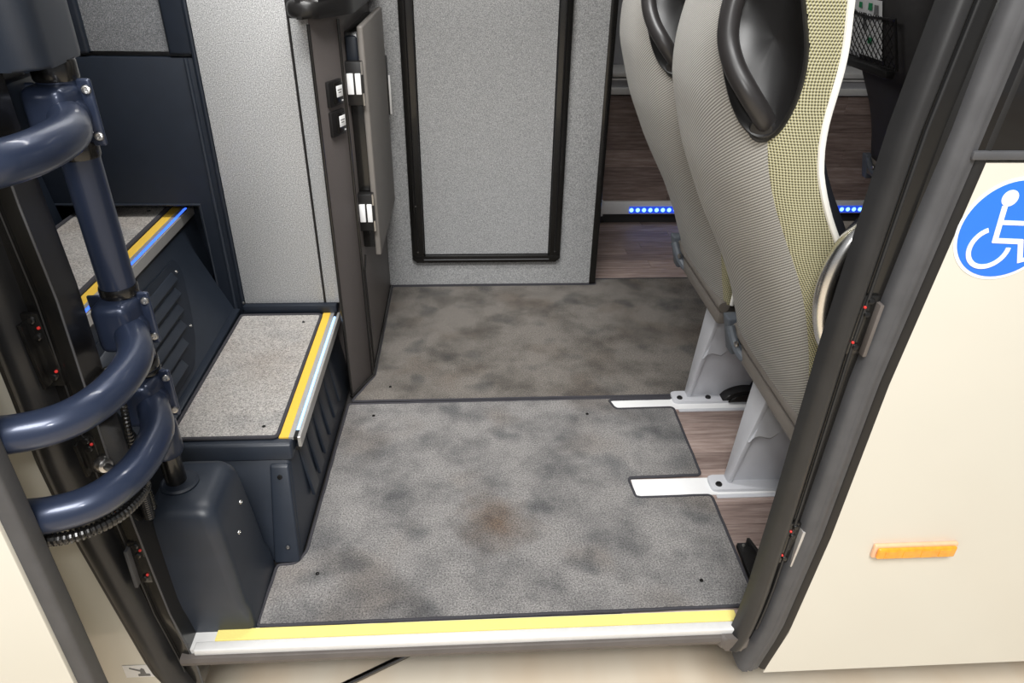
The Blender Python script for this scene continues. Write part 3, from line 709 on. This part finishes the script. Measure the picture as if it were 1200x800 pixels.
# ------------------------------------------------------------------ open door leaf on the left
d2 = thing('door_2', (-1.1, -.2, -.1), None, None, kind='structure'); d2['label'] = 'open cream outer door leaf at the lower left'
obj('leaf_panel', box(B(), -1.6, -.592, -.222, -.182, -.16, .95, .004), 'body', d2)
obj('edge_rubber', box(B(), -.596, -.570, -.216, -.184, -.16, 1.9, .006, 3), 'rubber_grey', d2)
obj('leaf_glass', box(B(), -1.6, -.603, -.216, -.186, .95, 1.9), 'glass', d2)
# pictogram sticker low on the left body
pk = thing('pictogram_sticker', (-.635, -.013, -.045), 'small white sticker with dark pictogram low on the left body side', 'sticker')
def yplate(x0, x1, z0, z1, d0, d1): return box(B(), x0, x1, -.0125-d1, -.0125-d0, z0, z1)
obj('sticker_sheet', yplate(-.672, -.618, -.068, -.032, 0, .0006), 'white', pk)
obj('pictogram_jack', prism(B(), [(-.648, -.064), (-.626, -.064), (-.626, -.058), (-.633, -.057), (-.634, -.044), (-.638, -.040), (-.642, -.045), (-.643, -.057), (-.648, -.058)], -.0138, -.0131, 'y'), 'print', pk)
obj('pictogram_lever', prism(B(), [(-.642, -.046), (-.660, -.038), (-.661, -.0405), (-.643, -.050)], -.0138, -.0131, 'y'), 'print', pk)

# ------------------------------------------------------------------ seats
XRr = [(.40, .62), (.45, .592), (.52, .567), (.62, .525), (.715, .475), (.85, .414), (.976, .377), (1.04, .377), (1.09, .388), (1.2, .42), (1.27, .47), (1.3, .53)]
XEe = [(.40, .640), (.55, .645), (.65, .635), (.715, .617), (.763, .586), (.82, .551), (.888, .521), (.95, .512), (1.0, .516), (1.056, .518), (1.12, .507), (1.2, .508), (1.3, .545)]
def smooth_interp(T, z): return .25*interp(T, z-.025)+.5*interp(T, z)+.25*interp(T, z+.025)
YC, HW = .325, .215
def S0(th, z):
    c, s = math.cos(th), math.sin(th)
    xr = smooth_interp(XRr, z)-.016*min(1, max(0, (z-.45)/.3)); xe = smooth_interp(XEe, z)
    xr = min(xr, xe-.004)
    hw = HW*(1 if z < 1.15 else max(.55, 1-((z-1.15)/.17)**2*.4))
    return Vector((xe-(xe-xr)*max(s, 0)**.72, YC+hw*(1 if c > 0 else -1)*abs(c)**.78, z))
def nrm0(th, z):
    a = S0(min(th+.03, PI-.001), z)-S0(max(th-.03, .001), z); b = S0(th, z+.01)-S0(th, z-.01)
    n = b.cross(a); n.normalize()
    if n.x > .2: n = -n
    return n
CUP = [(.615, 1.125), (.648, 1.08), (.69, 1.04), (.735, 1.0), (.79, .955), (.85, .930), (.905, .945), (.925, .985), (.927, 1.05), (.90, 1.10), (.865, 1.14), (.80, 1.185), (.72, 1.20), (.64, 1.175)]
CC = (.79, 1.065)
def cup_raw(ang):
    pts = sorted((math.atan2((z-CC[1])*1.6, (t-CC[0])*1.0), math.hypot(t-CC[0], (z-CC[1])*1.6)) for t, z in CUP)
    pts = [(pts[-1][0]-2*PI, pts[-1][1])]+pts+[(pts[0][0]+2*PI, pts[0][1])]
    return interp(pts, ang)
_ra = []
for _i in range(144):
    _a = -PI+2*PI*_i/144
    _ra.append(sum(w*cup_raw((_a+d+PI) % (2*PI)-PI) for d, w in ((-.36, .08), (-.24, .14), (-.12, .18), (0, .2), (.12, .18), (.24, .14), (.36, .08))))
def cup_rad(ang):
    f = ((ang+PI) % (2*PI))/(2*PI)*144; i = int(f); t = f-i
    return _ra[i % 144]*(1-t)+_ra[(i+1) % 144]*t
def cup_rho(th, z):
    t = th/PI; d = math.hypot(t-CC[0], (z-CC[1])*1.6)
    return d/cup_rad(math.atan2((z-CC[1])*1.6, t-CC[0]))
def dent(rho): return .036*max(0, 1-(rho/.88)**2)**.8
def make_seat(label, group, dx, dy, cup=True, leg_y=None, belt=True, fab=('fab_grey', 'fab_yel')):
    t = thing('bus_seat', (.75+dx, YC+dy, 0), label, 'seat', group)
    off = Vector((dx, dy, 0))
    # woven back shell
    NT, NZ = 100, 100
    th_list = [PI*i/NT for i in range(NT+1)]; z_list = [.40+.90*k/NZ for k in range(NZ+1)]
    bm = B(); uvl = bm.loops.layers.uv.new('UVMap'); V = []; UV = []
    vacc = 0; prevz = None
    for z in z_list:
        row = []; ru = []; u = 0; pp = None
        mid = S0(PI/2, z)
        if prevz is not None: vacc += (mid-prevz).length
        prevz = mid
        for th in th_list:
            p = S0(th, z)
            if pp is not None: u += (p-pp).length
            pp = p; q = p
            row.append(bm.verts.new(q+off)); ru.append((u, vacc))
        V.append(row); UV.append(ru)
    for k in range(NZ):
        for i in range(NT):
            tm = (i+.5)/NT; zm = z_list[k]+.45/NZ
            if cup and min(cup_rho(a_, b_) for a_ in (th_list[i], th_list[i+1]) for b_ in (z_list[k], z_list[k+1])) < 1.005: continue
            f = bm.faces.new((V[k][i], V[k][i+1], V[k+1][i+1], V[k+1][i]))
            edge = .868 if zm < .95 else (.80 if cup else .868)
            f.material_index = 1 if tm > edge else 0
            for lp, (kk, ii) in zip(f.loops, ((k, i), (k, i+1), (k+1, i+1), (k+1, i))): lp[uvl].uv = UV[kk][ii]
    bmesh.ops.delete(bm, geom=[v for v in bm.verts if not v.link_faces], context='VERTS')
    me = bpy.data.meshes.new('backrest_cover'); bm.to_mesh(me); bm.free()
    for p in me.polygons: p.use_smooth = True
    cover = link('backrest_cover', me, list(fab), t)
    # white piping along both edges
    for th in (0, PI):
        bm = B(); tube(bm, [S0(th, z)+off+Vector((.004, -.001 if th else .001, 0)) for z in z_list[::2]], .0052, 8); obj('piping', bm, 'piping', cover)
    # front cushion of the backrest
    bm = B(); prev = None
    for z in z_list[::4]:
        xe = smooth_interp(XEe, z)+.004; y0, y1 = S0(PI, z).y, S0(0, z).y
        ring = [bm.verts.new(Vector((x, y, z))+off) for x, y in ((xe, y1), (xe, y0+.004), (xe+.03, y0+.07), (xe+.075, y0+.16), (xe+.075, y1-.05), (xe+.05, y1-.004))]
        if prev:
            for k in range(6): bm.faces.new((prev[k], prev[(k+1) % 6], ring[(k+1) % 6], ring[k]))
        else: bm.faces.new(ring[::-1])
        prev = ring
    bm.faces.new(prev); obj('backrest_cushion', bm, 'navy_cloth', t)
    obj('seat_cushion', box(B(), .655+dx, 1.08+dx, YC-.205+dy, YC+.205+dy, .37, .475, .03, 4), 'navy_cloth', t)
    # plastic frame under the backrest
    bm = B(); tube(bm, [(.628+dx, YC-.212+dy, .392), (.628+dx, YC+.214+dy, .392)], .014, 12); obj('lower_rail', bm, 'seat_frame', t)
    obj('seat_pan', box(B(), .62+dx, 1.05+dx, YC-.20+dy, YC+.20+dy, .335, .372, .01, 2), 'seat_frame', t)
    hg = obj('hinge_cover', hexa(B(), [(.624+dx, YC+.188+dy, .315), (.66+dx, YC+.188+dy, .315), (.66+dx, YC+.226+dy, .315), (.624+dx, YC+.226+dy, .315), (.600+dx, YC+.188+dy, .415), (.65+dx, YC+.188+dy, .415), (.65+dx, YC+.226+dy, .415), (.600+dx, YC+.226+dy, .415)], .006, 3), 'seat_plastic', t)
    bm = B(); tube(bm, smooth_path([(.602+dx, YC+.172+dy, .405), (.612+dx, YC+.150+dy, .372), (.626+dx, YC+.120+dy, .350), (.640+dx, YC+.105+dy, .355)], 5), .011, 10); obj('recline_bracket', bm, 'seat_plastic', t)
    obj('bracket_bolt', lathe(B(), [(.007, 0), (.007, .005), (.004, .007)], (.612+dx, YC+.135+dy, .378), frame_axes((-1, -.3, 0)), 10), 'screw', t)
    if cup:
        bm = B(); NR, NA = 18, 72; rings = []; rimp = []; navg = Vector()
        for k in range(NA):
            a = -PI+2*PI*k/NA; R_ = cup_rad(a)
            th = PI*(CC[0]+R_*math.cos(a)); z = CC[1]+R_*math.sin(a)/1.6
            n_ = nrm0(th, z); navg += n_
            rimp.append((S0(th, z)+Vector((-.62, -.78, 0))*.008, th, z))
        navg.normalize(); cen = sum((p[0] for p in rimp), Vector())/NA
        for q in range(1, NR+1):
            rho = q/NR
            rings.append([bm.verts.new(cen+(p[0]-cen)*rho-navg*.030*(1-rho**2.4)+off) for p in rimp])
        apex = bm.verts.new(cen-navg*.030+off)
        for k in range(NA): bm.faces.new((rings[0][k], rings[0][(k+1) % NA], apex))
        for A, D in zip(rings, rings[1:]):
            for k in range(NA): bm.faces.new((A[k], A[(k+1) % NA], D[(k+1) % NA], D[k]))
        last = rings[-1]
        for grow, h in ((1.025, .0072), (1.06, .0060), (1.09, -.004)):
            rim = []
            for k in range(NA):
                a = -PI+2*PI*k/NA; R_ = cup_rad(a)*grow; th = PI*min(.995, CC[0]+R_*math.cos(a)); z = CC[1]+R_*math.sin(a)/1.6
                rim.append(bm.verts.new(S0(th, z)+Vector((-.62, -.78, 0))*h*1.5+off))
            for k in range(NA): bm.faces.new((last[k], last[(k+1) % NA], rim[(k+1) % NA], rim[k]))
            last = rim
        cu = obj('handle_cup', bm, 'black', cover, 60)
        hp = []
        for tt, z, h in ((.862, .950, -.008), (.850, .968, .006), (.810, .998, .018), (.760, 1.03, .022), (.722, 1.065, .024), (.705, 1.11, .024), (.715, 1.15, .020), (.745, 1.185, .010), (.78, 1.195, -.008)):
            hp.append(S0(PI*tt, z)+nrm0(PI*tt, z)*h+off)
        obj('grab_handle', tube(B(), smooth_path(hp, 6), .0155, 16), 'satin_black', cover, 60)
        obj('handle_socket', lathe(B(), [(.020, -.012), (.020, .008), (.016, .012), (.010, .012)], S0(PI*.853, .947)-nrm0(PI*.853, .947)*.004+off, frame_axes(nrm0(PI*.853, .947)), 18), 'black', cover)
    if leg_y is not None:
        ly = leg_y+.016
        lg = obj('leg', hexa(B(), [(.636, ly-.002, .0), (.815, ly-.002, .0), (.815, ly+.02, .0), (.636, ly+.02, .0), (.690, ly-.014, .345), (.90, ly-.014, .345), (.90, ly+.014, .345), (.690, ly+.014, .345)], .004, 2), 'white_metal', t)
        obj('leg_front_flange', hexa(B(), [(.636, ly-.012, .004), (.648, ly-.012, .004), (.648, ly+.018, .004), (.636, ly+.018, .004), (.676, ly-.052, .352), (.690, ly-.052, .352), (.690, ly+.046, .352), (.676, ly+.046, .352)], .003, 2), 'white_metal', lg)
        obj('leg_gusset', prism(B(), [(.690, .352), (.80, .352), (.80, .225), (.776, .232), (.705, .160), (.675, .175), (.655, .15), (.672, .2)], ly-.036, ly-.022, 'y', .003), 'white_metal', lg)
        ft = obj('leg_foot', prism(B(), round_poly([(.592, ly-.034), (.84, ly-.036), (.84, ly+.02), (.592, ly+.02)], .014), -.003, .006, 'z', .002), 'white_metal', lg)
        return t, lg
    return t, None
n1, l1 = make_seat('woven grey and yellow bus seat nearest the doorway, beside the steel rail', 'bus seats', 0, 0, leg_y=.402)
n2, l2 = make_seat('woven grey bus seat behind the nearest one, next to the framed partition', 'bus seats', 0, .50, leg_y=.775)
for lg, ly, t in ((l1, .402, n1), (l2, .775, n2)):
    for x in ((.613,) if ly < .5 else (.613, .698)):
        o = screw(t, (x, ly, .006), (0, 0, 1), .0085, 'foot_bolt', 'black')
make_seat('shaded bus seat with a net pocket in the row beyond the steel rail', 'bus seats', 1.02, 1.36, cup=False, fab=('lining', 'lining'))  # dark lining in place of the weave puts this row's shade into the colour
# armrest strip of the nearest seat
obj('armrest', box(B(), .66, .93, .575, .615, .585, .62, .014, 3), 'seat_frame', n2)
# net pocket on the shaded seat
np_ = thing('net_pocket', (1.42, 1.74, .9), 'black net pocket on the back of the shaded seat', 'net pocket')
def pk3(y, z, h=.012): return (smooth_interp(XRr, z)-.016+1.02-h, y, z)
y0, y1, z0, z1 = 1.50, 1.865, .80, .955
obj('pocket_rim', tube(B(), [pk3(y0, z0), pk3((y0+y1)/2, z0-.004), pk3(y1, z0), pk3(y1, z1), pk3((y0+y1)/2, z1-.012), pk3(y0, z1)], .005, 8, closed=True), 'black', np_)
bm = B(); n = 11
for i in range(-8, n+1):
    for sg in (1, -1):
        a = y0+(y1-y0)*i/n; pts = []
        for k in range(9):
            f = k/8; yv = a+sg*f*.155+(.155 if sg < 0 else 0)
            if y0 <= yv <= y1: pts.append(pk3(yv, z0+(z1-z0)*f, .014))
        if len(pts) > 1: tube(bm, pts, .0016, 5)
nn = obj('net_mesh', bm, 'black', np_); nn['kind'] = 'stuff'
obj('pocket_base', box(B(), 1.385, 1.42, y0-.01, y1+.01, .775, .80, .006), 'black', np_)
lf = thing('leaflet', (1.40, 1.8, .9), 'white printed safety leaflet tucked behind the net pocket', 'leaflet')
def lp(ya, yb, za, zb, h, th_=.0012):
    return hexa(B(), [pk3(ya, za, h), pk3(yb, za, h), pk3(yb, za, h-th_), pk3(ya, za, h-th_), pk3(ya, zb, h), pk3(yb, zb, h), pk3(yb, zb, h-th_), pk3(ya, zb, h-th_)])
obj('leaflet_sheet', lp(1.60, 1.835, .815, 1.0, .0095, .001), 'white', lf)
for ya, yb, za, zb, m_ in ((1.658, 1.683, .966, .988, 'green_print'), (1.728, 1.748, .968, .986, 'green_print'), (1.618, 1.643, .955, .985, 'print'), (1.768, 1.798, .945, .960, 'print'), (1.698, 1.718, .90, .955, 'print'), (1.658, 1.688, .86, .88, 'green_print')):
    obj('printed_mark', lp(ya, yb, za, zb, .0103, .0006), m_, lf)

# steel grab rail by the jamb
gr = thing('grab_rail', (.62, .07, .7), 'polished steel bent grab rail between the near seat and right jamb', 'grab rail')
obj('rail_tube', tube(B(), smooth_path([(.70, .085, .838), (.64, .083, .834), (.607, .082, .815), (.580, .08, .775), (.5685, .08, .72), (.5735, .08, .665), (.592, .08, .615), (.62, .082, .585), (.69, .085, .57)], 7), .0172, 18), 'steel', gr, 60)
for z in (.838, .57): obj('rail_flange', lathe(B(), [(.026, 0), (.026, .006), (.018, .01)], (.695, .085, z), frame_axes((-1, 0, 0)), 18), 'steel', gr)

# black arched cover on the floor between the seat legs, clip at the mat corner
bk = thing('floor_cover', (.80, .80, 0), 'black arched plastic cover on the floor between the seat legs', 'cover')
prof = [(.735+.145*i/14, .004+.036*math.sin(PI*i/14)**.6) for i in range(15)]
obj('cover_shell', prism(B(), prof, .755, .805, 'y', .004), 'black', bk)
obj('cover_rib', prism(B(), [(.752+.11*i/12, .004+.026*math.sin(PI*i/12)**.6) for i in range(13)], .748, .756, 'y', .002), 'gloss_black', bk)
ck = thing('ramp_clip', (.6, .15, 0), 'black angled plastic bracket on the wood floor by the mat corner', 'bracket')
bm = B(); prism(bm, [(.592, .205), (.617, .205), (.626, .17), (.64, .09), (.598, .06), (.590, .12)], -.006, .012, 'z', .003); obj('bracket_plate', bm, 'black', ck)
obj('bracket_wall', prism(B(), [(.612, .205), (.618, .205), (.642, .09), (.636, .09)], .01, .026, 'z', .001), 'black', ck)
screw(ck, (.603, .195, .012), (0, 0, 1), .004)
